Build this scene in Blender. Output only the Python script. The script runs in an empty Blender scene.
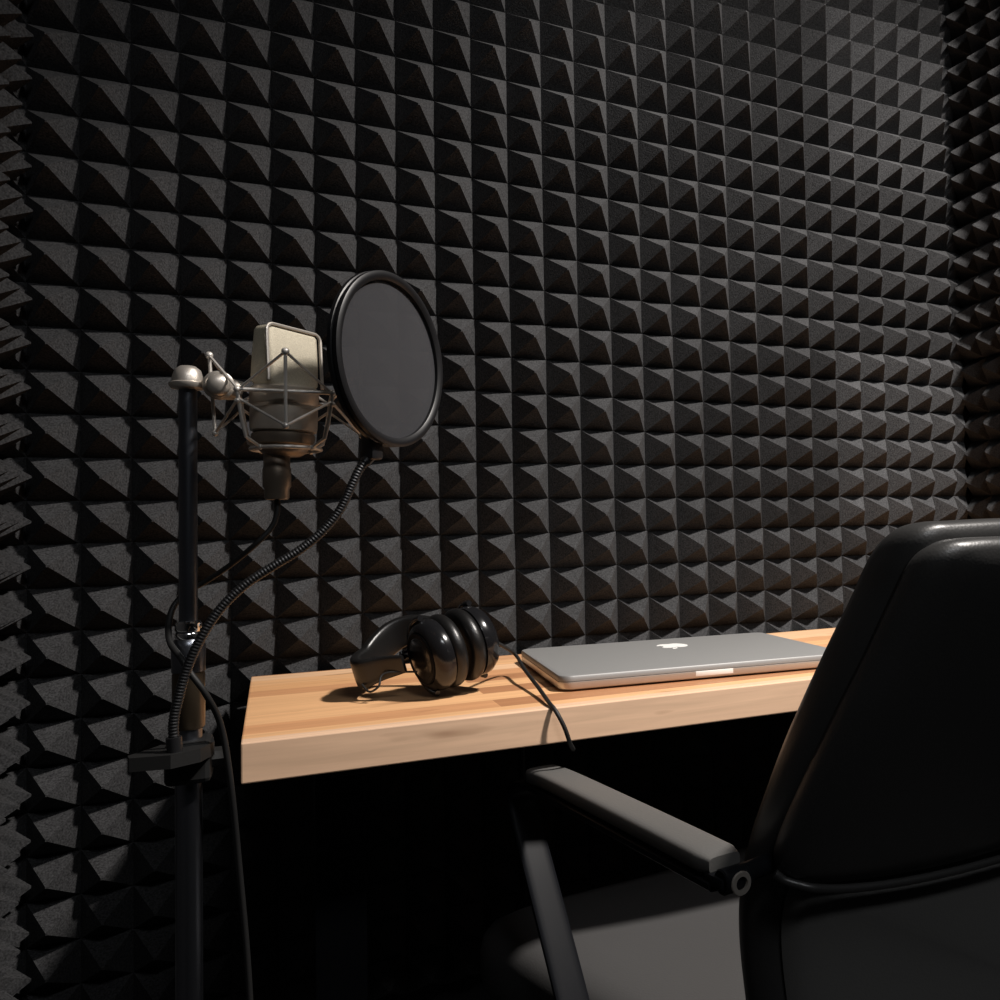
import bpy, bmesh, math, random
from mathutils import Vector, Matrix
random.seed(7)
PI = math.pi
scn = bpy.context.scene
COL = scn.collection
V = Vector

# ------------------------------------------------------------------ materials
def new_mat(name):
    m = bpy.data.materials.new(name); m.use_nodes = True
    nt = m.node_tree
    return m, nt, nt.nodes['Principled BSDF']

def simple(name, col, rough=.5, metal=0., coat=0., spec=.5, bump=0., bscale=400., var=0.):
    m, nt, b = new_mat(name)
    b.inputs['Base Color'].default_value = (*col, 1)
    b.inputs['Roughness'].default_value = rough
    b.inputs['Metallic'].default_value = metal
    b.inputs['Coat Weight'].default_value = coat
    b.inputs['Specular IOR Level'].default_value = spec
    if bump or var:
        tc = nt.nodes.new('ShaderNodeTexCoord')
        n = nt.nodes.new('ShaderNodeTexNoise'); n.inputs['Scale'].default_value = bscale; n.inputs['Detail'].default_value = 4
        nt.links.new(tc.outputs['Object'], n.inputs['Vector'])
        if bump:
            bp = nt.nodes.new('ShaderNodeBump'); bp.inputs['Strength'].default_value = bump; bp.inputs['Distance'].default_value = .001
            nt.links.new(n.outputs['Fac'], bp.inputs['Height']); nt.links.new(bp.outputs['Normal'], b.inputs['Normal'])
        if var:
            r = nt.nodes.new('ShaderNodeValToRGB')
            r.color_ramp.elements[0].position = .3; r.color_ramp.elements[1].position = .7
            r.color_ramp.elements[0].color = (*[c*(1-var) for c in col], 1)
            r.color_ramp.elements[1].color = (*[min(1, c*(1+var)) for c in col], 1)
            nt.links.new(n.outputs['Fac'], r.inputs['Fac']); nt.links.new(r.outputs['Color'], b.inputs['Base Color'])
    return m

def foam_mat():
    m, nt, b = new_mat('foam')
    N = nt.nodes.new; L = nt.links.new
    tc = N('ShaderNodeTexCoord'); oi = N('ShaderNodeObjectInfo')
    n = N('ShaderNodeTexNoise'); n.inputs['Scale'].default_value = 480; n.inputs['Detail'].default_value = 4
    n2 = N('ShaderNodeTexNoise'); n2.inputs['Scale'].default_value = 14; n2.inputs['Detail'].default_value = 4
    L(tc.outputs['Object'], n.inputs['Vector']); L(tc.outputs['Object'], n2.inputs['Vector'])
    r = N('ShaderNodeMapRange'); r.inputs['From Min'].default_value = .3; r.inputs['From Max'].default_value = .7
    r.inputs['To Min'].default_value = .45; r.inputs['To Max'].default_value = 1.55
    L(n.outputs['Fac'], r.inputs['Value'])
    r2 = N('ShaderNodeMapRange'); r2.inputs['From Min'].default_value = .3; r2.inputs['From Max'].default_value = .7
    r2.inputs['To Min'].default_value = .9; r2.inputs['To Max'].default_value = 1.1
    L(n2.outputs['Fac'], r2.inputs['Value'])
    mu = N('ShaderNodeMath'); mu.operation = 'MULTIPLY'; L(r.outputs[0], mu.inputs[0]); L(r2.outputs[0], mu.inputs[1])
    vm = N('ShaderNodeVectorMath'); vm.operation = 'SCALE'
    L(oi.outputs['Color'], vm.inputs[0]); L(mu.outputs[0], vm.inputs['Scale'])
    L(vm.outputs[0], b.inputs['Base Color'])
    b.inputs['Roughness'].default_value = .95; b.inputs['Specular IOR Level'].default_value = .12
    bp = N('ShaderNodeBump'); bp.inputs['Strength'].default_value = .45; bp.inputs['Distance'].default_value = .0012
    L(n.outputs['Fac'], bp.inputs['Height']); L(bp.outputs['Normal'], b.inputs['Normal'])
    return m

def wood_mat():
    m, nt, b = new_mat('butcher_block')
    N = nt.nodes.new; L = nt.links.new
    tc = N('ShaderNodeTexCoord')
    mp = N('ShaderNodeMapping'); mp.inputs['Location'].default_value = (.03, .0005, 0)
    L(tc.outputs['Object'], mp.inputs['Vector'])
    br = N('ShaderNodeTexBrick')
    br.inputs['Scale'].default_value = 1; br.inputs['Brick Width'].default_value = .46; br.inputs['Row Height'].default_value = .0405
    br.inputs['Mortar Size'].default_value = .0003; br.inputs['Mortar Smooth'].default_value = .2
    br.inputs['Color1'].default_value = (0, 0, 0, 1); br.inputs['Color2'].default_value = (1, 1, 1, 1); br.inputs['Mortar'].default_value = (.25, .25, .25, 1)
    br.offset = .37; br.offset_frequency = 2
    L(mp.outputs[0], br.inputs['Vector'])
    rp = N('ShaderNodeValToRGB'); e = rp.color_ramp.elements; rp.color_ramp.interpolation = 'CONSTANT'
    e[0].position = 0; e[0].color = (.40, .19, .09, 1)
    e[1].position = .85; e[1].color = (.74, .47, .28, 1)
    for p_, c_ in ((.18, (.66, .36, .17)), (.34, (.57, .29, .14)), (.5, (.70, .40, .20)), (.68, (.61, .33, .17))):
        k = e.new(p_); k.color = (*c_, 1)
    L(br.outputs['Color'], rp.inputs['Fac'])
    sx = N('ShaderNodeSeparateXYZ'); L(tc.outputs['Object'], sx.inputs[0])
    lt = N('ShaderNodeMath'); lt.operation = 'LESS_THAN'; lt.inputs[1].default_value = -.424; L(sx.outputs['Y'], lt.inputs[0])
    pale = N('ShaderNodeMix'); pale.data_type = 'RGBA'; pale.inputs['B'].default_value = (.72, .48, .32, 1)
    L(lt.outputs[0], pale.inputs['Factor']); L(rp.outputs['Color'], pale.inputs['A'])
    # grain stretched along the staves
    mg = N('ShaderNodeMapping'); mg.inputs['Scale'].default_value = (4, 70, 70); L(tc.outputs['Object'], mg.inputs['Vector'])
    ng = N('ShaderNodeTexNoise'); ng.inputs['Scale'].default_value = 1.6; ng.inputs['Detail'].default_value = 6; ng.inputs['Distortion'].default_value = .6
    L(mg.outputs[0], ng.inputs['Vector'])
    gr = N('ShaderNodeMapRange'); gr.inputs['From Min'].default_value = .3; gr.inputs['From Max'].default_value = .7
    gr.inputs['To Min'].default_value = .87; gr.inputs['To Max'].default_value = 1.1
    L(ng.outputs['Fac'], gr.inputs['Value'])
    vm = N('ShaderNodeVectorMath'); vm.operation = 'SCALE'; L(pale.outputs['Result'], vm.inputs[0]); L(gr.outputs[0], vm.inputs['Scale'])
    # a few brown knots
    nk = N('ShaderNodeTexNoise'); nk.inputs['Scale'].default_value = 1; nk.inputs['Detail'].default_value = 2
    mk = N('ShaderNodeMapping'); mk.inputs['Scale'].default_value = (9, 30, 40); mk.inputs['Location'].default_value = (2.3, 1.1, .4)
    L(tc.outputs['Object'], mk.inputs['Vector']); L(mk.outputs[0], nk.inputs['Vector'])
    kr = N('ShaderNodeMapRange'); kr.inputs['From Min'].default_value = .64; kr.inputs['From Max'].default_value = .73
    kr.inputs['To Min'].default_value = 0; kr.inputs['To Max'].default_value = .55
    L(nk.outputs['Fac'], kr.inputs['Value'])
    mx = N('ShaderNodeMix'); mx.data_type = 'RGBA'; mx.inputs['B'].default_value = (.22, .10, .045, 1)
    L(kr.outputs[0], mx.inputs['Factor']); L(vm.outputs[0], mx.inputs['A'])
    L(mx.outputs['Result'], b.inputs['Base Color'])
    b.inputs['Roughness'].default_value = .5; b.inputs['Specular IOR Level'].default_value = .3
    return m

def leather_mat(name, col, rough):
    m, nt, b = new_mat(name)
    N = nt.nodes.new; L = nt.links.new
    tc = N('ShaderNodeTexCoord'); v = N('ShaderNodeTexVoronoi'); v.inputs['Scale'].default_value = 500
    L(tc.outputs['Object'], v.inputs['Vector'])
    bp = N('ShaderNodeBump'); bp.inputs['Strength'].default_value = .12; bp.inputs['Distance'].default_value = .0006
    L(v.outputs['Distance'], bp.inputs['Height']); L(bp.outputs['Normal'], b.inputs['Normal'])
    b.inputs['Base Color'].default_value = (*col, 1); b.inputs['Roughness'].default_value = rough
    return m

def mesh_cloth():
    m, nt, b = new_mat('nylon_mesh')
    N = nt.nodes.new; L = nt.links.new
    b.inputs['Base Color'].default_value = (.06, .06, .066, 1); b.inputs['Roughness'].default_value = .9
    b.inputs['Alpha'].default_value = .8
    tc = N('ShaderNodeTexCoord'); n = N('ShaderNodeTexNoise'); n.inputs['Scale'].default_value = 30
    L(tc.outputs['Object'], n.inputs['Vector'])
    r = N('ShaderNodeValToRGB'); r.color_ramp.elements[0].color = (.026, .026, .030, 1); r.color_ramp.elements[1].color = (.034, .034, .038, 1)
    L(n.outputs['Fac'], r.inputs['Fac']); L(r.outputs['Color'], b.inputs['Base Color'])
    return m

M = dict(
    foam=foam_mat(), wood=wood_mat(),
    wall=simple('dark_wall_paint', (.02, .02, .021), .9, bump=.1, bscale=60),
    ceiling=simple('ceiling_paint', (.05, .05, .05), .9, bump=.1, bscale=60),
    carpet=simple('dark_carpet', (.012, .012, .013), .95, bump=.5, bscale=500, var=.3),
    alu=simple('aluminium', (.34, .34, .335), .55, .55),
    alubase=simple('aluminium_side', (.55, .53, .51), .4, .75),
    notch_glint=simple('notch_reflection', (.9, .88, .84), .4, .2),  # white reflection in the thumb notch, put into the colour
    white=simple('white_plastic', (.85, .85, .82), .35),
    rubber=simple('black_rubber', (.0055, .0055, .0055), .6, bump=.05),
    plastic=simple('black_plastic', (.012, .012, .013), .35, bump=.03),
    gloss=simple('black_gloss_plastic', (.008, .008, .009), .18),
    chrome=simple('chrome', (.75, .75, .76), .12, 1.),
    tube=simple('black_chrome', (.17, .18, .205), .32, 1.),
    nickel=simple('satin_nickel', (.60, .55, .49), .4, .7, bump=.05, bscale=800),
    nickel_dark=simple('nickel_body', (.50, .44, .37), .42, .5),
    bronze=simple('dark_nickel', (.25, .205, .16), .42, .7),
    grille=simple('nickel_grille', (.46, .415, .32), .55, .3, bump=.5, bscale=1500, var=.2),
    wire=simple('steel_rod', (.66, .62, .57), .42, .45),
    elastic=simple('grey_elastic', (.30, .28, .26), .6),
    hoop=simple('hoop_plastic', (.008, .008, .009), .42, spec=.4),
    cloth=mesh_cloth(),
    flex=simple('gooseneck_metal', (.07, .07, .072), .42, .9),
    leather=leather_mat('black_leather', (.032, .0315, .031), .38),
    leather2=leather_mat('soft_leather', (.10, .098, .094), .5),
    seatlea=leather_mat('seat_leather', (.058, .057, .057), .5),
    steel=simple('black_steel', (.008, .0085, .0102), .4, 0., spec=.06),
    cushion=leather_mat('ear_pad_leather', (.006, .0058, .0058), .36),
    desk_reflection_metal=simple('desk_reflection_metal', (.10, .075, .05), .3, .8),  # brown reflection of the desk wood on the clutch, painted as base colour
    gold=simple('brass_ring', (.5, .33, .14), .3, 1.),
)

# ------------------------------------------------------------------ mesh helpers
class MB:
    def __init__(s): s.bm = bmesh.new()
    def box(s, lo, hi, bev=0., seg=2, mat=None):
        r = bmesh.ops.create_cube(s.bm, size=1)['verts']
        c = [(a+b)/2 for a, b in zip(lo, hi)]; d = [b-a for a, b in zip(lo, hi)]
        for v in r: v.co = V((v.co.x*d[0]+c[0], v.co.y*d[1]+c[1], v.co.z*d[2]+c[2]))
        if bev:
            es = list({e for v in r for e in v.link_edges})
            g = bmesh.ops.bevel(s.bm, geom=es, offset=bev, segments=seg, profile=.5, affect='EDGES')
            r = list({v for f in g['faces'] for v in f.verts} | {v for v in r if v.is_valid})
        if mat:
            for v in r: v.co = mat @ v.co
        return s
    def tube(s, pts, r, n=12, close=False, cap=True, flat=None):
        """swept round tube (r may be a list); flat=(w,h,up) sweeps a rounded strip"""
        pts = [V(p) for p in pts]; N = len(pts); rings = []
        prev = None
        for i, p in enumerate(pts):
            if close: t = pts[(i+1) % N]-pts[i-1]
            else: t = pts[min(i+1, N-1)]-pts[max(i-1, 0)]
            t.normalize()
            if prev is None:
                a = V((0, 0, 1)) if abs(t.z) < .9 else V((1, 0, 0))
                u = t.cross(a).normalized()
            else:
                u = (prev - t*prev.dot(t)).normalized()
            prev = u; w = t.cross(u)
            rr = r[i] if isinstance(r, (list, tuple)) else r
            rings.append([s.bm.verts.new(p+(u*math.cos(2*PI*k/n)+w*math.sin(2*PI*k/n))*rr) for k in range(n)])
        for i in range(N if close else N-1):
            A, B = rings[i], rings[(i+1) % N]
            if close and i == N-1:
                o = min(range(n), key=lambda k: (B[k].co-A[0].co).length)
                B = B[o:]+B[:o]
            for k in range(n): s.bm.faces.new((A[k], A[(k+1) % n], B[(k+1) % n], B[k]))
        if cap and not close:
            s.bm.faces.new(rings[0]); s.bm.faces.new(rings[-1][::-1])
        return s
    def strip(s, pts, widths, thick, wdir, n=16):
        """rounded-rectangle section swept along pts; width along wdir(i)"""
        pts = [V(p) for p in pts]; N = len(pts); rings = []
        for i, p in enumerate(pts):
            t = (pts[min(i+1, N-1)]-pts[max(i-1, 0)]).normalized()
            w = V(wdir[i] if isinstance(wdir, list) else wdir); w = (w-t*w.dot(t)).normalized(); h = t.cross(w)
            W = widths[i] if isinstance(widths, list) else widths; H = thick[i] if isinstance(thick, list) else thick
            ring = []
            for k in range(n):
                a = 2*PI*(k+.5)/n; c, q = math.cos(a), math.sin(a)
                e = .45
                ring.append(s.bm.verts.new(p+w*(W/2*math.copysign(abs(c)**e, c))+h*(H/2*math.copysign(abs(q)**e, q))))
            rings.append(ring)
        for i in range(N-1):
            A, B = rings[i], rings[i+1]
            for k in range(n): s.bm.faces.new((A[k], A[(k+1) % n], B[(k+1) % n], B[k]))
        s.bm.faces.new(rings[0]); s.bm.faces.new(rings[-1][::-1])
        return s
    def lathe(s, prof, n=32, mat=None):
        rings = []
        for (r, z) in prof:
            if r < 1e-6: rings.append([s.bm.verts.new((0, 0, z))])
            else: rings.append([s.bm.verts.new((r*math.cos(2*PI*k/n), r*math.sin(2*PI*k/n), z)) for k in range(n)])
        for A, B in zip(rings, rings[1:]):
            for k in range(n):
                a = [A[k % len(A)], A[(k+1) % n % len(A)]]; b = [B[(k+1) % n % len(B)], B[k % len(B)]]
                f = []
                for v in a+b:
                    if v not in f: f.append(v)
                if len(f) > 2: s.bm.faces.new(f)
        loop = prof[0] == prof[-1]
        if not loop and len(rings[0]) > 1: s.bm.faces.new(rings[0])
        if not loop and len(rings[-1]) > 1: s.bm.faces.new(rings[-1])
        if mat:
            for R_ in rings:
                for v in R_: v.co = mat @ v.co
        if loop: bmesh.ops.remove_doubles(s.bm, verts=rings[0]+rings[-1], dist=1e-6)
        return s
    def ball(s, c, r, n=16):
        bmesh.ops.create_uvsphere(s.bm, u_segments=n, v_segments=n//2+2, radius=r, matrix=Matrix.Translation(V(c)))
        return s
    def cyl(s, a, b, r, n=24, bev=0.):
        a, b = V(a), V(b); h = (b-a).length
        q = V((0, 0, 1)).rotation_difference((b-a).normalized()).to_matrix().to_4x4()
        if bev: prof = [(r-bev, 0), (r, bev), (r, h-bev), (r-bev, h)]
        else: prof = [(r, 0), (r, h)]
        return s.lathe(prof, n, Matrix.Translation(a) @ q)
    def poly_prism(s, pts, z0, z1, mat=None):
        A = [s.bm.verts.new((x, y, z0)) for x, y in pts]; B = [s.bm.verts.new((x, y, z1)) for x, y in pts]
        s.bm.faces.new(A[::-1]); s.bm.faces.new(B)
        n = len(pts)
        for k in range(n): s.bm.faces.new((A[k], A[(k+1) % n], B[(k+1) % n], B[k]))
        if mat:
            for v in A+B: v.co = mat @ v.co
        return s
    def stack(s, rings, capa=True, capb=True):
        R_ = [[s.bm.verts.new(p) for p in r] for r in rings]; n = len(R_[0])
        for A, B in zip(R_, R_[1:]):
            for k in range(n): s.bm.faces.new((A[k], A[(k+1) % n], B[(k+1) % n], B[k]))
        if capa: s.bm.faces.new(R_[0][::-1])
        if capb: s.bm.faces.new(R_[-1])
        return s
    def build(s, name, mat, parent=None, smooth=True, ang=40, loc=None):
        bmesh.ops.recalc_face_normals(s.bm, faces=s.bm.faces)
        me = bpy.data.meshes.new(name); s.bm.to_mesh(me); s.bm.free()
        me.materials.append(mat)
        if smooth:
            me.polygons.foreach_set('use_smooth', [True]*len(me.polygons))
            me.set_sharp_from_angle(angle=math.radians(ang))
        o = bpy.data.objects.new(name, me); COL.objects.link(o)
        if parent: o.parent = parent
        if loc is not None: o.location = loc
        return o

def thing(name, label, cat, loc=(0, 0, 0), rz=0., group=None):
    o = bpy.data.objects.new(name, None); COL.objects.link(o)
    o.location = loc; o.rotation_euler = (0, 0, rz); o.empty_display_size = .05
    o['label'] = label; o['category'] = cat
    if group: o['group'] = group
    return o
def tag(o, label, cat, group=None):
    o['label'] = label; o['category'] = cat
    if group: o['group'] = group
    return o
def struct(o): o['kind'] = 'structure'; return o
def catmull(pts, sub=8):
    pts = [V(p) for p in pts]; P = [pts[0]*2-pts[1]]+pts+[pts[-1]*2-pts[-2]]; out = []
    for i in range(1, len(P)-2):
        a, b, c, d = P[i-1:i+3]
        for k in range(sub):
            t = k/sub
            out.append(.5*((2*b)+(c-a)*t+(2*a-5*b+4*c-d)*t*t+(3*b-a-3*c+d)*t**3))
    out.append(pts[-1]); return out
def rrect(w, d, r, n=8):
    pts = []
    for cx, cy, a0 in ((w/2-r, d/2-r, 0), (-w/2+r, d/2-r, 90), (-w/2+r, -d/2+r, 180), (w/2-r, -d/2+r, 270)):
        for k in range(n+1):
            a = math.radians(a0+90*k/n); pts.append((cx+r*math.cos(a), cy+r*math.sin(a)))
    return pts

# ------------------------------------------------------------------ setting
XL, XR, YF, ZC = -1.146, .315, -2.7, 2.45
def slab(name, lo, hi, mat):
    return struct(MB().box(lo, hi).build(name, mat, smooth=False))
slab('wall_back', (XL-.1, .02, 0), (XR+.1, .12, ZC), M['wall'])
slab('wall_left', (XL-.1, YF, 0), (XL, .02, ZC), M['wall'])
slab('wall_right', (XR, YF, 0), (XR+.1, .02, ZC), M['wall'])
slab('wall_front', (XL-.1, YF-.1, 0), (XR+.1, YF, ZC), M['wall'])
slab('floor', (XL-.1, YF-.1, -.1), (XR+.1, .12, 0), M['carpet'])
slab('ceiling', (XL-.1, YF-.1, ZC), (XR+.1, .12, ZC+.1), M['ceiling'])

# ------------------------------------------------------------------ pyramid foam
CS = .05; ZTOP = 1.2044
def foam_mesh(x0, x1, seed, squash=None, h=.039):
    """panel of pyramid cells: local x from x0..x1 (cell multiples, ends may be cut), z -0.15..0.15, tips to -y"""
    rnd = random.Random(seed)
    bm = bmesh.new()
    xs = [x0]
    k = math.floor(x0/CS+1e-6)+1
    while k*CS < x1-1e-6: xs.append(k*CS); k += 1
    xs.append(x1)
    zs = [-.15+CS*k for k in range(7)]
    grid = [[bm.verts.new((x, 0, z)) for z in zs] for x in xs]
    for a in range(len(xs)-1):
        for b in range(6):
            w = xs[a+1]-xs[a]
            cx = (xs[a]+xs[a+1])/2+rnd.uniform(-1, 1)*.0006; cz = (zs[b]+zs[b+1])/2+rnd.uniform(-1, 1)*.0006
            hh = (h+rnd.uniform(-1, 1)*.0012)*min(1, w/CS*.9+.1)
            if squash is not None and squash == b: hh = .031
            c = [grid[a][b], grid[a+1][b], grid[a+1][b+1], grid[a][b+1]]
            # slightly blunt tip
            f = .045
            tip = [bm.verts.new((cx+(v.co.x-cx)*f, -hh*(1-f*.6), cz+(v.co.z-cz)*f)) for v in c]
            for k in range(4): bm.faces.new((c[k], c[(k+1) % 4], tip[(k+1) % 4], tip[k]))
            bm.faces.new(tip)
    # backing slab
    X0, X1 = xs[0], xs[-1]
    q = [bm.verts.new((x, .018, z)) for x, z in ((X0, -.15), (X1, -.15), (X1, .15), (X0, .15))]
    bm.faces.new(q)
    bot = [grid[i][0] for i in range(len(xs))]; top = [grid[i][6] for i in range(len(xs))]
    lef = grid[0]; rig = grid[-1]
    bm.faces.new([q[0]]+bot[::1]+[q[1]]); bm.faces.new([q[3]]+top+[q[2]])
    bm.faces.new([q[0]]+lef+[q[3]]); bm.faces.new([q[1]]+rig+[q[2]])
    bmesh.ops.recalc_face_normals(bm, faces=bm.faces)
    me = bpy.data.meshes.new('foam_panel'); bm.to_mesh(me); bm.free(); me.materials.append(M['foam'])
    return me
FM = [foam_mesh(-.15, .15, 10+k) for k in range(4)]
FSQ = [foam_mesh(-.15, .15, 30+k, squash=2) for k in range(2)]
FCR = [foam_mesh(-.15, .128, 60+k, squash=2 if k == 2 else None) for k in range(3)]
FCUT = [foam_mesh(-.09, .15, 40+k) for k in range(2)]
rowname = {-18: 'topmost row', -12: 'row two above the microphone', -6: 'row just above the microphone',
           0: 'row level with the microphone', 6: 'row behind the desk top', 12: 'row below the desk top'}
colname = ['leftmost column', 'second column', 'middle column', 'fourth column', 'rightmost column']
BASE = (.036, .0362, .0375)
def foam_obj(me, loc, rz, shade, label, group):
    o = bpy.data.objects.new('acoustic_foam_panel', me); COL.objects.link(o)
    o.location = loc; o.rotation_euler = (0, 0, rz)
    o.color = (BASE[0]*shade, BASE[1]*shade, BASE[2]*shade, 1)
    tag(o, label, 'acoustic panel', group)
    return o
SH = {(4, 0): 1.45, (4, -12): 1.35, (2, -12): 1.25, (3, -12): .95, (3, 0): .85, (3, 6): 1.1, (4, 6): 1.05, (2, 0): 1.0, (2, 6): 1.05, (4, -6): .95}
OFS = {}
rp = random.Random(3)
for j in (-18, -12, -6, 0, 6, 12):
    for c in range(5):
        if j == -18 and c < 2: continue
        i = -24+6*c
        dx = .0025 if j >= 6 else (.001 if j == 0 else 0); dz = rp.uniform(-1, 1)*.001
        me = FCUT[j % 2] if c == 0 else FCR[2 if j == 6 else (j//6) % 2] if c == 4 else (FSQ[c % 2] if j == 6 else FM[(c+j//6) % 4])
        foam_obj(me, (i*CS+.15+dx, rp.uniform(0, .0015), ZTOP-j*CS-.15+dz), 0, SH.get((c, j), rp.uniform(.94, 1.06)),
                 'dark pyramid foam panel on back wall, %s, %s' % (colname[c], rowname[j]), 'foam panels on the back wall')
for j in (-12, -6, 0, 6, 12):
    foam_obj(FM[(j//6) % 4], (-1.127, -.15, ZTOP-j*CS-.15), PI/2, .95,
             'dark pyramid foam panel on left side wall, %s' % rowname[j], 'foam panels on the left wall')
for j in (-18, -12, -6, 0, 6):
    x = .296 if j >= 0 else .284
    foam_obj(FM[(1+j//6) % 4], (x, -.15, ZTOP-j*CS-.15), -PI/2, .95,
             'dark pyramid foam panel on right side wall, %s' % rowname[j], 'foam panels on the right wall')

# ------------------------------------------------------------------ desk
DT, DB = .74, .707
desk = thing('desk', 'light butcher block wooden desk along the foam covered back wall', 'desk', (0, 0, 0))
MB().box((-.875, -.44, DB), (.255, -.036, DT), .0012, 2).build('desk_top', M['wood'], desk, smooth=False)
for x in (-.79, .14):
    f = MB().box((x-.025, -.245, .02), (x+.025, -.195, DB-.012), .003).build('leg', M['steel'], desk)
    MB().box((x-.03, -.41, .0), (x+.03, -.06, .022), .004).build('foot', M['steel'], f)
    MB().box((x-.03, -.40, DB-.014), (x+.03, -.07, DB), .003).build('bracket', M['steel'], f)

# ------------------------------------------------------------------ laptop
lap = thing('laptop', 'closed silver aluminium laptop lying on the wooden desk', 'laptop', (-.413, -.255, DT), math.radians(-4.6))
LW, LD, LR = .338, .252, .014
def slabrings(w, d, r, zs):   # zs: (z, inset)
    return [[(x, y, z) for x, y in rrect(w-2*i, d-2*i, max(r-i, .002))] for z, i in zs]
MB().stack(slabrings(LW, LD, LR, [(.0016, .004), (.0022, .0015), (.004, 0), (.0098, 0), (.0102, .0006)])).build('base', M['alubase'], lap)
MB().stack(slabrings(LW, LD, LR, [(.0104, .0006), (.0108, 0), (.0148, 0), (.0162, .0008), (.0168, .003)])).build('lid', M['alu'], lap)
for sx in (-1, 1):
    for sy in (-1, 1):
        MB().cyl((sx*.135, sy*.09, 0), (sx*.135, sy*.09, .0018), .008).build('rubber_foot', M['rubber'], lap)
MB().box((-.022, -LD/2-.0005, .0045), (.022, -LD/2+.004, .0100), .0006).build('thumb_notch', M['notch_glint'], lap)
# bitten apple emblem on the lid, its leaf pointing to the front edge
def apple():
    pts = []
    body = [(0, .40), (.16, .47), (.34, .46), (.47, .36), (.40, .27), (.345, .13), (.36, -.02), (.43, -.13), (.50, -.18), (.43, -.33), (.31, -.47), (.20, -.52), (.09, -.49), (0, -.46),
            (-.09, -.49), (-.20, -.52), (-.32, -.47), (-.44, -.30), (-.51, -.10), (-.52, .10), (-.46, .31), (-.33, .44), (-.16, .47)]
    return body
s_ = .037
mt = Matrix.Translation((.0095, .048, .0168)) @ Matrix.Rotation(PI, 4, 'Z') @ Matrix.Scale(s_, 4)
lg = MB(); b_ = catmull([(x, y, 0) for x, y in apple()+[apple()[0]]], 4)[:-1]
lg.poly_prism([(p.x, p.y) for p in b_], 0, .008, mt)
leaf = [(.0, .55), (.03, .68), (.12, .79), (.23, .83), (.22, .71), (.14, .60)]
lg.poly_prism(leaf, 0, .008, mt)
lg.build('emblem', M['white'], lap, smooth=False)

# ------------------------------------------------------------------ microphone stand
SX, SY = -.910, -.45
st = thing('microphone_stand', 'black metal microphone stand beside the left end of the desk', 'microphone stand', (SX, SY, 0))
MB().lathe([(0, 0), (.135, 0), (.14, .004), (.14, .012), (.13, .018), (.03, .024), (.016, .05), (0, .05)], 48).build('base', M['steel'], st)
MB().cyl((0, 0, .04), (0, 0, .815), .0092, 28).build('lower_tube', M['tube'], st)
MB().cyl((0, 0, .80), (0, 0, 1.022), .0064, 28).build('upper_tube', M['tube'], st)
co = MB().lathe([(.0078, .800), (.0115, .802), (.0118, .822), (.0105, .826), (.0085, .828), (.0085, .836), (.0078, .838)], 28).build('collar', M['tube'], st)
MB().lathe([(.0079, .824), (.0092, .826), (.0092, .831), (.0082, .8325), (.0092, .834), (.0092, .8395), (.0079, .841)], 28).build('collar_ring', M['chrome'], co)
MB().lathe([(.0102, .758), (.0112, .76), (.0112, .80), (.0102, .803)], 28).build('clutch', M['desk_reflection_metal'], st)

# ------------------------------------------------------------------ shock mount
NA = math.radians(-50)
n_ = V((math.cos(NA), math.sin(NA), 0)); s_r = V((-math.sin(NA), math.cos(NA), 0))
MX, MY = -.841, -.45
sm = thing('shock_mount', 'silver wire spider shock mount holding the microphone on the stand', 'shock mount', (SX, SY, 1.022))
def L_(p): return V(p)-V((SX, SY, 1.022))
MB().lathe([(0, 0), (.0064, 0), (.0115, .001), (.0130, .003), (.0130, .005), (.0110, .006), (.0108, .010), (.0090, .0155), (.0055, .0185), (0, .0195)], 32).build('stand_cap', M['nickel'], sm)
kn = L_((-.8885, -.462, 1.025))
view = V((-.03, -1, -.1)).normalized()
sw = MB(); sw.cyl(V((.012, 0, .006)), L_((-.874, -.45, 1.0225)), .0062, 20)
sw.cyl(kn-view*.014, kn+view*.002, .0112, 28, .002)
sw.cyl(kn-view*.006, L_((-.873, -.452, 1.0225)), .0078, 20, .001)
sw.build('swivel', M['nickel'], sm)
kb = MB(); kb.lathe([(.0088, 0), (.0088, .003), (.0075, .0062), (.0045, .008), (0, .0085)], 28, Matrix.Translation(kn+view*.002) @ V((0, 0, 1)).rotation_difference(view).to_matrix().to_4x4())
kb.build('swivel_knob', M['nickel'], sm)
ZR = 1.0195
def az(d, r, z): a = math.radians(d); return L_((MX+r*math.cos(a), MY+r*math.sin(a), z))
corn = [az(a, .0475, ZR) for a in (-46, -136, -226, -316)]
rg = MB()
for k in range(4): rg.cyl(corn[k], corn[(k+1) % 4], .0016, 10); rg.ball(corn[k], .0026, 10)
rg.cyl(az(178, .034, ZR), az(178, .052, ZR), .004, 14)
rg.build('outer_ring', M['wire'], sm)
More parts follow.
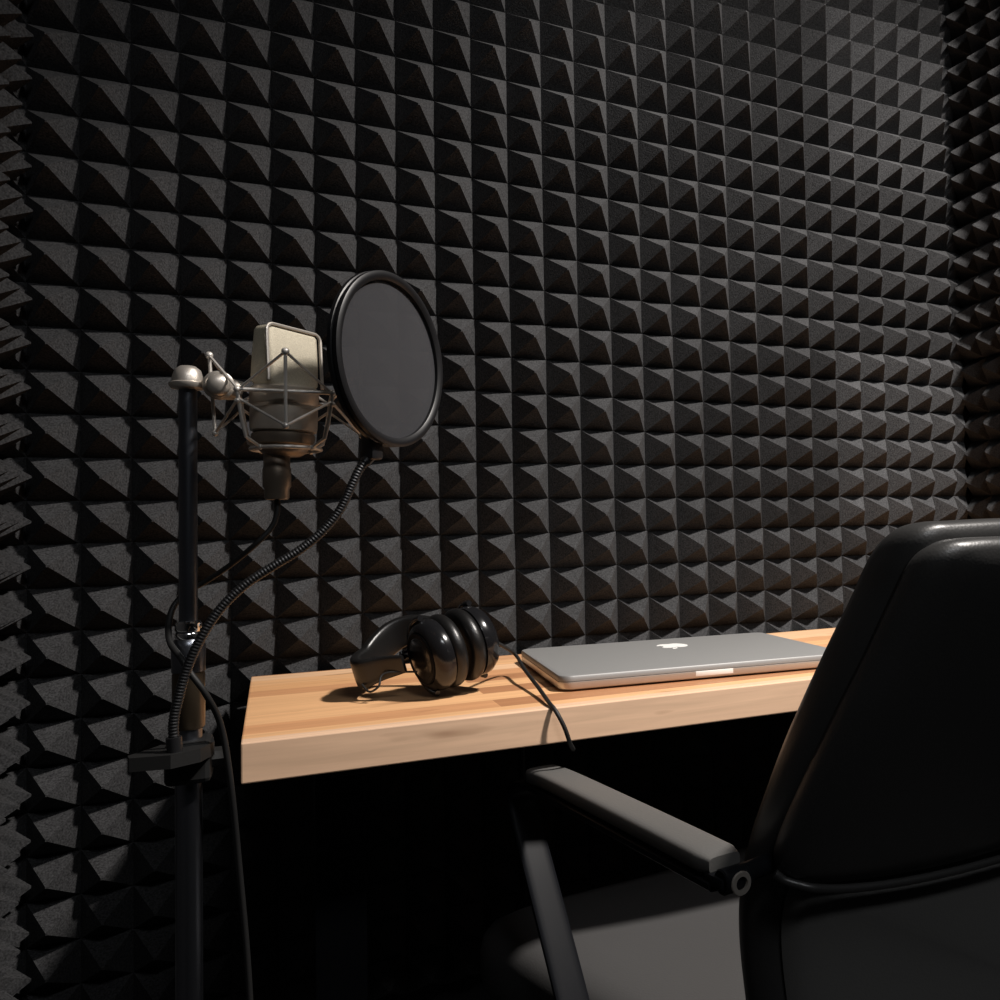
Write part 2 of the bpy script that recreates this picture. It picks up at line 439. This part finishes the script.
# lower cage clasping the body
cg = MB()
low = [az(a, .0395, ZR-.036) for a in (-46, -136, -226, -316)]
inn = [az(a, .0262, ZR-.043) for a in (-46, -136, -226, -316)]
for k in range(4):
    cg.tube([corn[k]+V((0, 0, -.002)), (corn[k]+low[k])*.5+V((0, 0, -.004)), low[k], inn[k]], .0014, 8)
    cg.ball(corn[k]+V((0, 0, -.009)), .0022, 8); cg.ball(inn[k], .0024, 8)
ringp = [az(a, .0258, ZR-.043) for a in range(0, 360, 12)]
cg.tube(ringp, .0016, 8, close=True)
cg.build('inner_cage', M['wire'], sm)
for k, a in enumerate((-91, 179, 89, -1)):
    T = az(a, .057, ZR+.027); B = az(a, .057, ZR-.030)
    if a == 179: T = az(a, .0545, ZR+.031); B = az(a, .0505, ZR-.031)
    m = MB()
    m.cyl(T, B, .0013, 8) if a != 179 else (m.cyl(T, B, .0013, 8))
    m.ball(T, .0030, 10); m.ball(B, .0026, 10)
    fr = m.build('strut', M['wire'], sm)
    e = MB()
    for q in (-1, 1):
        C_ = az(a+45*q, .0465, ZR)
        e.cyl(T, C_, .0011, 6); e.cyl(B, C_+V((0, 0, -.007)), .0011, 6)
    e.build('elastic_band', M['wire'], fr)

# ------------------------------------------------------------------ microphone
mic = thing('microphone', 'vintage nickel studio condenser microphone hanging in the wire mount', 'microphone', (MX-.003, MY, .945))
mic.rotation_euler = (0, math.radians(1.5), 0)
ml = MB()
ml.lathe([(0, .026), (.0125, .026), (.0160, .028), (.0185, .031), (.0188, .034), (.0222, .0355), (.0236, .040), (.0236, .043), (.0220, .0445)], 40)
ml.build('lower_collar', M['bronze'], mic)
MB().lathe([(.0215, .0445), (.0245, .046), (.0250, .049), (.0252, .064), (.0242, .065), (.0242, .067), (.0255, .0685), (.0258, .080), (.0245, .0815), (.020, .082)], 40).build('body', M['nickel_dark'], mic)
# grille head: flat front and back, slimmer towards the top
def headring(z, w, d, r):
    return [tuple(s_r*x + n_*y + V((0, 0, z))) for x, y in rrect(w, d, r)]
W_ = .0520
MB().stack([headring(.0805, .044, .030, .012), headring(.083, W_-.006, .027, .009), headring(.086, W_-.002, .0255, .006), headring(.105, W_-.002, .0225, .005), headring(.126, W_-.002, .0185, .005),
            headring(.129, W_-.006, .016, .004), headring(.1305, W_-.014, .013, .003)]).build('grille', M['grille'], mic)
fr_ = MB()
def face_path(sg):
    # rounded outline of the front plate edge, following the sloping face
    o = []
    hw = W_/2
    for k in range(7):
        a = PI*k/12; o.append((hw-.006+.006*math.cos(a), .124+.006*math.sin(a)))
    for k in range(7):
        a = PI/2+PI*k/12; o.append((-hw+.006+.006*math.cos(a), .124+.006*math.sin(a)))
    o = [(hw, .084)]+o+[(-hw, .084)]
    def dep(z): return .0128+(z-.086)*(.0092-.0128)/(.126-.086)
    return [s_r*x+n_*(sg*dep(z))+V((0, 0, z)) for x, z in o]
for sg in (1,): fr_.tube(face_path(sg), .0014, 8)
fr_.build('grille_frame', M['nickel'], mic)

cab = thing('microphone_cable', 'thin black cable plugged into the microphone and draped past the stand', 'cable', (-.848, -.45, .94))
def LC(p): return V(p)-V((-.848, -.45, .94))
MB().lathe([(0, -.0045), (.0085, -.0045), (.0092, -.003), (.0092, .004), (.0105, .006), (.0105, .020), (.0098, .022), (.0098, .0355), (0, .0355)], 24).build('connector', M['bronze'], cab)
mc = [(-.848, -.45, .937), (-.848, -.45, .925), (-.852, -.45, .913), (-.864, -.45, .899), (-.882, -.440, .883), (-.9, -.432, .87), (-.912, -.430, .863), (-.921, -.434, .852), (-.9235, -.445, .838),
      (-.921, -.462, .826), (-.913, -.478, .816), (-.906, -.484, .804), (-.896, -.484, .787), (-.887, -.472, .76), (-.881, -.465, .713), (-.876, -.455, .647), (-.870, -.45, .56), (-.866, -.45, .45), (-.86, -.46, .25), (-.85, -.50, .06),
      (-.83, -.56, .012), (-.78, -.66, .004), (-.70, -.72, .004)]
MB().tube([LC(p) for p in catmull(mc, 6)], .0023, 10).build('cord', M['rubber'], cab)

# ------------------------------------------------------------------ pop filter
PF = V((-.7650, -.49, 1.048))
pf = thing('pop_filter', 'round black pop filter on a gooseneck clamped to the microphone stand', 'pop filter', (SX, SY, .742))
def LP(p): return V(p)-V((SX, SY, .742))
PA = math.radians(-41); tilt = math.radians(0)
pn = V((math.cos(PA)*math.cos(tilt), math.sin(PA)*math.cos(tilt), math.sin(tilt)))
Q = Matrix.Translation(LP(PF)) @ V((0, 0, 1)).rotation_difference(pn).to_matrix().to_4x4()
RO = .0715
MB().lathe([(RO-.0072, .0035), (RO-.0050, .0052), (RO-.002, .0055), (RO, .0042), (RO, .0012), (RO-.0012, .0004), (RO-.0012, -.0004), (RO, -.0012), (RO, -.0042), (RO-.002, -.0055), (RO-.005, -.0052), (RO-.0072, -.0035), (RO-.0072, .0035)], 72, Q).build('hoop', M['hoop'], pf)
MB().lathe([(0, .0008), (RO-.0055, .0008), (RO-.0055, -.0008), (0, -.0008)], 72, Q).build('mesh_screen', M['cloth'], pf)
bk = PF+V((-.0150, -.006, -.0690))
MB().box((-.0065, -.006, -.014), (.0065, .006, .013), .002, 2, Matrix.Translation(LP(bk)) @ Matrix.Rotation(NA, 4, 'Z')).build('hoop_bracket', M['plastic'], pf)
gn = [(-.916, -.485, .745), (-.917, -.486, .768), (-.914, -.487, .786), (-.909, -.488, .806), (-.9, -.49, .829), (-.887, -.491, .851), (-.87, -.492, .869), (-.85, -.493, .883), (-.833, -.494, .894),
      (-.817, -.495, .908), (-.804, -.496, .925), (-.795, -.497, .945), (-.789, -.497, .958), tuple(bk+V((0, 0, -.010)))]
g = catmull(gn, 56); cum = 0; rad = []
for k, p in enumerate(g):
    if k: cum += (g[k]-g[k-1]).length
    rad.append(  .0034+.00018*math.sin(cum/.0024*2*PI))
MB().tube([LP(p) for p in g], rad, 12).build('gooseneck', M['flex'], pf)
for seg_, r_ in ((g[-34:], .0044), (g[:34], .0052)):
    MB().tube([LP(p) for p in seg_], r_, 14).build('gooseneck_end', M['plastic'], pf)
cl = MB(); cl.poly_prism([(-.034, -.040), (-.008, -.046), (.010, -.034), (.018, -.012), (.015, .016), (-.012, .016), (-.020, -.006), (-.036, -.030)], -.004, .006)
cl.box((-.015, -.018, -.024), (.016, .020, .008), .004)
cl.build('clamp', M['rubber'], pf, smooth=False)
MB().cyl((.016, -.002, -.008), (.026, -.002, -.008), .008, 8).build('clamp_screw', M['rubber'], pf)

# ------------------------------------------------------------------ headphones
hp = thing('headphones', 'black studio headphones lying on their side on the desk left of the laptop', 'headphones', (-.69, -.27, DT))
r_v = V((.986, -.169, 0)); f_v = V((.167, .97, -.16)).normalized(); u_v = r_v.cross(f_v).normalized()
A = (r_v*.84+u_v*.27+f_v*.40).normalized()      # axis through both ear cups
H = (r_v*-.90+u_v*-.08+f_v*.45).normalized()    # from the cups to the crown of the band
A2 = (r_v*.42+u_v*.40+f_v*.80); A2 = (A2-H*A2.dot(H)).normalized()   # across the band
Wd = A2.cross(H).normalized()
HC = (H-A*H.dot(A)).normalized(); WC = A.cross(HC)
CC = V((.004, -.038, .040))
def frame(org, axis):
    return Matrix.Translation(org) @ V((0, 0, 1)).rotation_difference(axis).to_matrix().to_4x4()
for sg in (-1, 1):
    o = CC+A*(sg*.0205); ax = A*sg; sc = Matrix.Scale(.90, 4)
    cu = MB()
    # ear cup shell, domed outside
    cu.lathe([(.033, -.004), (.0405, -.003), (.0415, .002), (.0405, .008), (.036, .0145), (.031, .017), (.029, .0165), (.022, .019), (.010, .020), (0, .020)], 44, frame(o, ax) @ sc)
    c = cu.build('ear_cup', M['gloss'], hp)
    ring = MB().lathe([(.0292, .0166), (.0300, .0180), (.0285, .0188), (.0275, .0182)], 44, frame(o, ax) @ sc).build('cup_ring', M['steel'], c)
    pd = MB(); prof = []
    for k in range(13):
        a = PI*k/12 - PI/2; prof.append((.0345+.0085*math.cos(a), -.0115+.0085*math.sin(a)))
    prof = [(.020, -.018)]+prof+[(.020, -.004)]
    pd.lathe(prof, 44, frame(o, ax) @ sc); pd.build('ear_pad', M['cushion'], c)
# head band: padded strip from outer cup to outer cup round the far side
band = []; wid = []; thk = []
for k in range(49):
    t = PI*k/48
    ca, sa = math.cos(t), math.sin(t)
    wq = abs(ca)**4
    AA = (r_v*.40+u_v*.66+f_v*.50) if ca > 0 else (r_v*.42+u_v*.34+f_v*.80)
    p = CC + (AA*(1-wq)*(1.2 if ca > 0 else 1.0)+A*wq*.78)*(.062*math.copysign(abs(ca)**.75, ca)) + H*(.088*sa**.8+.006)
    
    band.append(p); wid.append(.018+.016*sa**.6); thk.append(.005+.006*sa**.8)
MB().strip(band, wid, thk, Wd, 16).build('headband', M['cushion'], hp)
for sg in (-1, 1):
    y = MB()
    o = CC+A*(sg*.0215)
    end = band[0] if sg > 0 else band[-1]
    ax = A*sg
    # fork hugging the cup, and slider into the band
    arc = []
    for k in range(25):
        a = -PI/2+PI*k/24
        arc.append(o+ax*.006+HC*(.0395*math.cos(a))+WC*(.0395*math.sin(a)))
    y.tube(arc, .003, 10)
    y.strip([arc[12]+ax*.002, arc[12]+ax*.010+HC*.002, (arc[12]+ax*.010+end+H*.002)*.5, end+H*.003, end+H*.018], .012, .004, Wd, 12)
    yk = y.build('yoke', M['gloss'], hp)
    b2 = MB().cyl(arc[12]+ax*.004-H*.002, arc[12]+ax*.004+H*.004, .004, 14).build('pivot_screw', M['chrome'], yk)
bpy.context.view_layer.update()
def low_z(o): return min((min((o.matrix_world @ v.co).z for v in o.data.vertices) if o.type == 'MESH' else 9), *[low_z(c) for c in o.children], 9)
hp.location.z += DT+.0005-min(low_z(c) for c in hp.children)
HD = hp.location.z-DT
# thin lead joining the cups along the band
wl = [band[36]+V((.0, -.004, -.010)), band[39]+V((.002, -.012, -.017)), band[42]+V((.004, -.014, -.014)), band[44]+V((.004, -.008, -.004)), CC-A*.036+V((-.004, -.002, -.012))]
MB().tube(catmull(wl, 8), .0011, 8).build('lead', M['rubber'], hp)
hp_c = [CC+A*.036-HC*.020-WC*.004, V((-.605, -.23, .766))-V((-.69, -.27, DT+HD)), V((-.609, -.29, .7565))-V((-.69, -.27, DT+HD)), V((-.6145, -.37, .748))-V((-.69, -.27, DT+HD)), V((-.6205, -.430, .7432))-V((-.69, -.27, DT+HD)),
        *[V(p)-V((-.69, -.27, DT+HD)) for p in ((-.619, -.447, .738), (-.613, -.4525, .724), (-.607, -.450, .708), (-.600, -.436, .6985), (-.592, -.38, .697), (-.58, -.25, .698), (-.57, -.13, .69), (-.565, -.10, .62), (-.565, -.10, .35), (-.57, -.11, .05), (-.60, -.15, .004), (-.68, -.20, .004))]]
MB().tube(catmull(hp_c, 8), .0021, 10).build('cable', M['rubber'], hp)

# ------------------------------------------------------------------ office chair
CA = math.radians(8.5)
ch = thing('office_chair', 'black leather office chair with slim padded armrests drawn up to the desk', 'chair', (-.333, -.53, 0), CA)
def interp(tab, z):
    if z <= tab[0][0]: return tab[0][1]
    for (a, b), (c, d) in zip(tab, tab[1:]):
        if z <= c:
            t = (z-a)/(c-a)
            return b+(d-b)*t
    return tab[-1][1]
PROF = [(.36, -.180), (.40, -.175), (.47, -.165), (.54, -.155), (.60, -.150), (.64, -.155), (.68, -.1695), (.72, -.189), (.78, -.217), (.85, -.2465), (.905, -.269), (.95, -.288)]
PROF = [(p.x, p.y) for p in catmull([(a, b, 0) for a, b in PROF], 10)]
def surf(l, z, off): return V((l, interp(PROF, z)+.030*(l/.24)**2+off, z))
def pillow(outline, prof_t, centre, off, n_r=None):
    """outline: (l,z) closed; prof_t: list of (scale-inset metres, offset) from rear centre to front centre"""
    rings = []
    cx, cz = centre
    for ins, sc, o in prof_t:
        ring = []
        for l, z in outline:
            d = math.hypot(l-cx, z-cz); f = max(0., (d-ins)/d)*sc
            l2, z2 = cx+(l-cx)*f, cz+(z-cz)*f
            ring.append(tuple(surf(l2, z2, off+o)))
        rings.append(ring)
    return MB().stack(rings)
def sym(half):   # half outline from top centre down the left side to bottom centre
    L = catmull([(x, z, 0) for x, z in half], 6)
    left = [(p.x, p.y) for p in L]
    return left+[(-x, z) for x, z in left[::-1] if abs(x) > 1e-4]
cush = sym([(0, .905), (-.06, .9055), (-.12, .9055), (-.165, .9045), (-.184, .9035), (-.197, .897), (-.2045, .882), (-.210, .858), (-.219, .825), (-.227, .79), (-.233, .755), (-.2365, .715), (-.238, .67), (-.237, .62), (-.235, .57), (-.230, .50), (-.215, .43), (-.15, .418), (0, .415)])
pillow(cush, [(.0, .02, -.022), (.05, 1, -.022), (.016, 1, -.022), (.005, 1, -.0175), (.001, 1, -.009), (0, 1, 0), (.001, 1, .009), (.006, 1, .018), (.018, 1, .025), (.05, 1, .029), (.1, 1, .031), (0, .02, .031)], (0, .66), 0).build('back_cushion', M['leather'], ch, ang=60)
upper = sym([(0, .8935), (-.08, .894), (-.14, .8935), (-.172, .8932), (-.191, .8905), (-.203, .880), (-.210, .855), (-.218, .82), (-.227, .785), (-.235, .745), (-.241, .70), (-.240, .672), (-.226, .658), (-.17, .650), (-.10, .6455), (0, .644)])
pillow(upper, [(0, .02, -.021), (.07, 1, -.0205), (.03, 1, -.019), (.012, 1, -.016), (.004, 1, -.011), (.0005, 1, -.004), (0, 1, .004), (.004, 1, .012), (.02, 1, .014), (0, .02, .014)], (0, .75), -.030).build('back_shell', M['leather'], ch, ang=60)
lower = sym([(0, .649), (-.10, .650), (-.17, .653), (-.21, .655), (-.224, .645), (-.224, .59), (-.216, .50), (-.20, .435), (-.15, .42), (0, .415)])
pillow(lower, [(0, .02, -.012), (.06, 1, -.0115), (.03, 1, -.010), (.012, 1, -.007), (.004, 1, -.002), (0, 1, .004), (.006, 1, .012), (.02, 1, .014), (0, .02, .014)], (0, .53), -.028).build('lower_back_panel', M['leather2'], ch, ang=60)
seam = [(-.244, .668), (-.234, .661), (-.20, .6525), (-.15, .647), (-.08, .644), (0, .643), (.08, .644), (.15, .647), (.20, .6525), (.234, .661), (.244, .668)]
MB().tube([surf(p.x, p.y, -.0475+.014*max(0, (abs(p.x)-.225)/.019)) for p in catmull([(a, b, 0) for a, b in seam], 8)], .0030, 10).build('seam_piping', M['leather'], ch)
# seat
seat_o = [(x, y) for x, y in [(p.x, p.y) for p in catmull([(0, .385, 0), (-.14, .382, 0), (-.23, .365, 0), (-.276, .32, 0), (-.278, .24, 0), (-.255, .11, 0), (-.238, -.05, 0), (-.222, -.13, 0), (-.18, -.15, 0), (0, -.152, 0)], 5)]]
seat_o = seat_o+[(-x, y) for x, y in seat_o[::-1] if abs(x) > 1e-4]
rings = []
for ins, z in ((.06, .365), (.02, .366), (.006, .374), (0, .39), (0, .415), (.004, .432), (.014, .443), (.032, .449), (.07, .452), (.14, .451), (.2, .45)):
    ring = []
    for x, y in seat_o:
        d = math.hypot(x, y-.1); f = max(.03, (d-ins)/d)
        X, Y = x*f, .1+(y-.1)*f
        zz = z - (max(0, Y-.26)/.12)**2*.02 + .008*(X/.25)**2 + .030
        ring.append((X, Y, zz))
    rings.append(ring)
MB().stack(rings).build('seat', M['seatlea'], ch, ang=60)
# armrests: flat steel loop with a slim leather pad on top
for sg in (-1, 1):
    lx = sg*.272
    loop = catmull([(lx, -.150, .664), (lx, -.05, .664), (lx, .09, .664), (lx, .165, .6635), (lx, .197, .656), (lx, .205, .641), (lx, .195, .620), (lx, .16, .573), (lx, .108, .503), (lx, .058, .432), (lx, .025, .385)], 6)
    fr = MB().strip(loop, .030, .008, (1, 0, 0), 16).build('armrest', M['steel'], ch)
    pad = catmull([(lx, -.148, .6765), (lx, -.06, .677), (lx, .04, .677), (lx, .12, .6765), (lx, .162, .674)], 8)
    N = len(pad)
    wd = [.032*min(1, .80+.5*min(k, N-1-k)/2) for k in range(N)]; th = [.0145*min(1, .75+.5*min(k, N-1-k)/2) for k in range(N)]
    MB().strip(pad, wd, th, (1, 0, 0), 20).build('arm_pad', M['leather2'], fr)
    bt = MB(); bt.box((lx-.014, -.164, .6645), (lx+.014, -.142, .6725), .002)
    bt.cyl((lx-.012, -.160, .6695), (lx+.008, -.160, .6695), .0085, 20, .001)
    bt.build('arm_hinge', M['steel'], fr)
    bl = MB(); bl.lathe([(.0045, 0), (.0075, 0), (.0080, .001), (.0075, .002), (.0045, .002), (.0045, 0)], 20, Matrix.Translation((lx-.002, -.1685, .6695)) @ Matrix.Rotation(PI/2, 4, 'X'))
    bl.build('bolt', M['nickel'], fr)
    MB().cyl((lx, -.158, .6695), (sg*.226, -.148, .668), .0068, 18).build('arm_tube', M['steel'], fr)
    MB().box((min(lx, sg*.16)-.012, .005, .345), (max(lx, sg*.16)+.012, .065, .366), .003).build('arm_bracket', M['steel'], fr)
MB().box((-.17, -.12, .335), (.17, .20, .367), .004).build('seat_pan', M['steel'], ch)
MB().box((-.03, -.20, .34), (.03, -.10, .362), .003).build('back_bar', M['steel'], ch)
MB().strip([(0, -.19, .345), (0, -.215, .40), (0, -.218, .46), (0, -.213, .53)], .06, .008, (1, 0, 0), 12).build('back_bracket', M['steel'], ch)
MB().lathe([(.014, .33), (.014, .20), (.025, .198), (.025, .08), (.03, .075), (.03, .055), (0, .055)], 28).build('gas_lift', M['steel'], ch)
for k in range(5):
    a = 2*PI*k/5+.3; c, s = math.cos(a), math.sin(a)
    lg_ = MB().strip([(c*.02, s*.02, .082), (c*.12, s*.12, .078), (c*.27, s*.27, .064), (c*.285, s*.285, .062)], [.045, .04, .028, .026], [.03, .028, .02, .018], (-s, c, 0), 12).build('base_leg', M['steel'], ch)
    w = MB()
    for q in (-1, 1): w.cyl((c*.275-s*(.004*q), s*.275+c*(.004*q), .027), (c*.275-s*.020*q, s*.275+c*.020*q, .027), .027, 24, .004)
    w.cyl((c*.275, s*.275, .027), (c*.275, s*.275, .06), .006, 12)
    w.build('caster', M['plastic'], lg_)

# ------------------------------------------------------------------ lights
def light(kind, name, loc, energy, col, target=None, **kw):
    d = bpy.data.lights.new(name, kind); d.energy = energy; d.color = col
    for k, v in kw.items(): setattr(d, k, v)
    o = bpy.data.objects.new(name, d); COL.objects.link(o); o.location = loc
    if target is not None: o.rotation_euler = (V(target)-V(loc)).to_track_quat('-Z', 'Y').to_euler()
    return o
light('SPOT', 'ceiling_spot', (.18, -1.12, 2.30), 280, (1, .94, .885), (-.06, -.20, .98), spot_size=math.radians(88), spot_blend=1., shadow_soft_size=.07)
light('AREA', 'added_fill', (-.55, -2.1, 2.42), 13, (.95, .97, 1.), (-.6, -.6, .8), shape='RECTANGLE', size=.6, size_y=.4)  # soft fill added to lift dim facets and chair back, no fixture there
w = bpy.data.worlds.new('world'); scn.world = w; w.use_nodes = True
w.node_tree.nodes['Background'].inputs[0].default_value = (.02, .022, .026, 1); w.node_tree.nodes['Background'].inputs[1].default_value = .2

# ------------------------------------------------------------------ camera
cd = bpy.data.cameras.new('camera'); cam = bpy.data.objects.new('camera', cd); COL.objects.link(cam)
yaw, pit, rol = .4775, .0345, -.0236
f = V((math.sin(yaw)*math.cos(pit), math.cos(yaw)*math.cos(pit), math.sin(pit)))
rt = V((math.cos(yaw), -math.sin(yaw), 0)); up = rt.cross(f)
R_ = rt*math.cos(rol)+up*math.sin(rol); U_ = up*math.cos(rol)-rt*math.sin(rol)
mw = Matrix(((R_.x, U_.x, -f.x, 0), (R_.y, U_.y, -f.y, 0), (R_.z, U_.z, -f.z, 0), (0, 0, 0, 1)))
cam.matrix_world = Matrix.Translation((-.8516, -1.2724, .9009)) @ mw
cd.sensor_width = 36; cd.lens = 899.86/1000*36; cd.shift_x = -.23736; cd.shift_y = 0; cd.clip_start = .02
scn.camera = cam
scn.view_settings.view_transform = 'Standard'; scn.view_settings.look = 'None'
scn.view_settings.exposure = 0; scn.view_settings.gamma = 1; scn.view_settings.use_curve_mapping = False
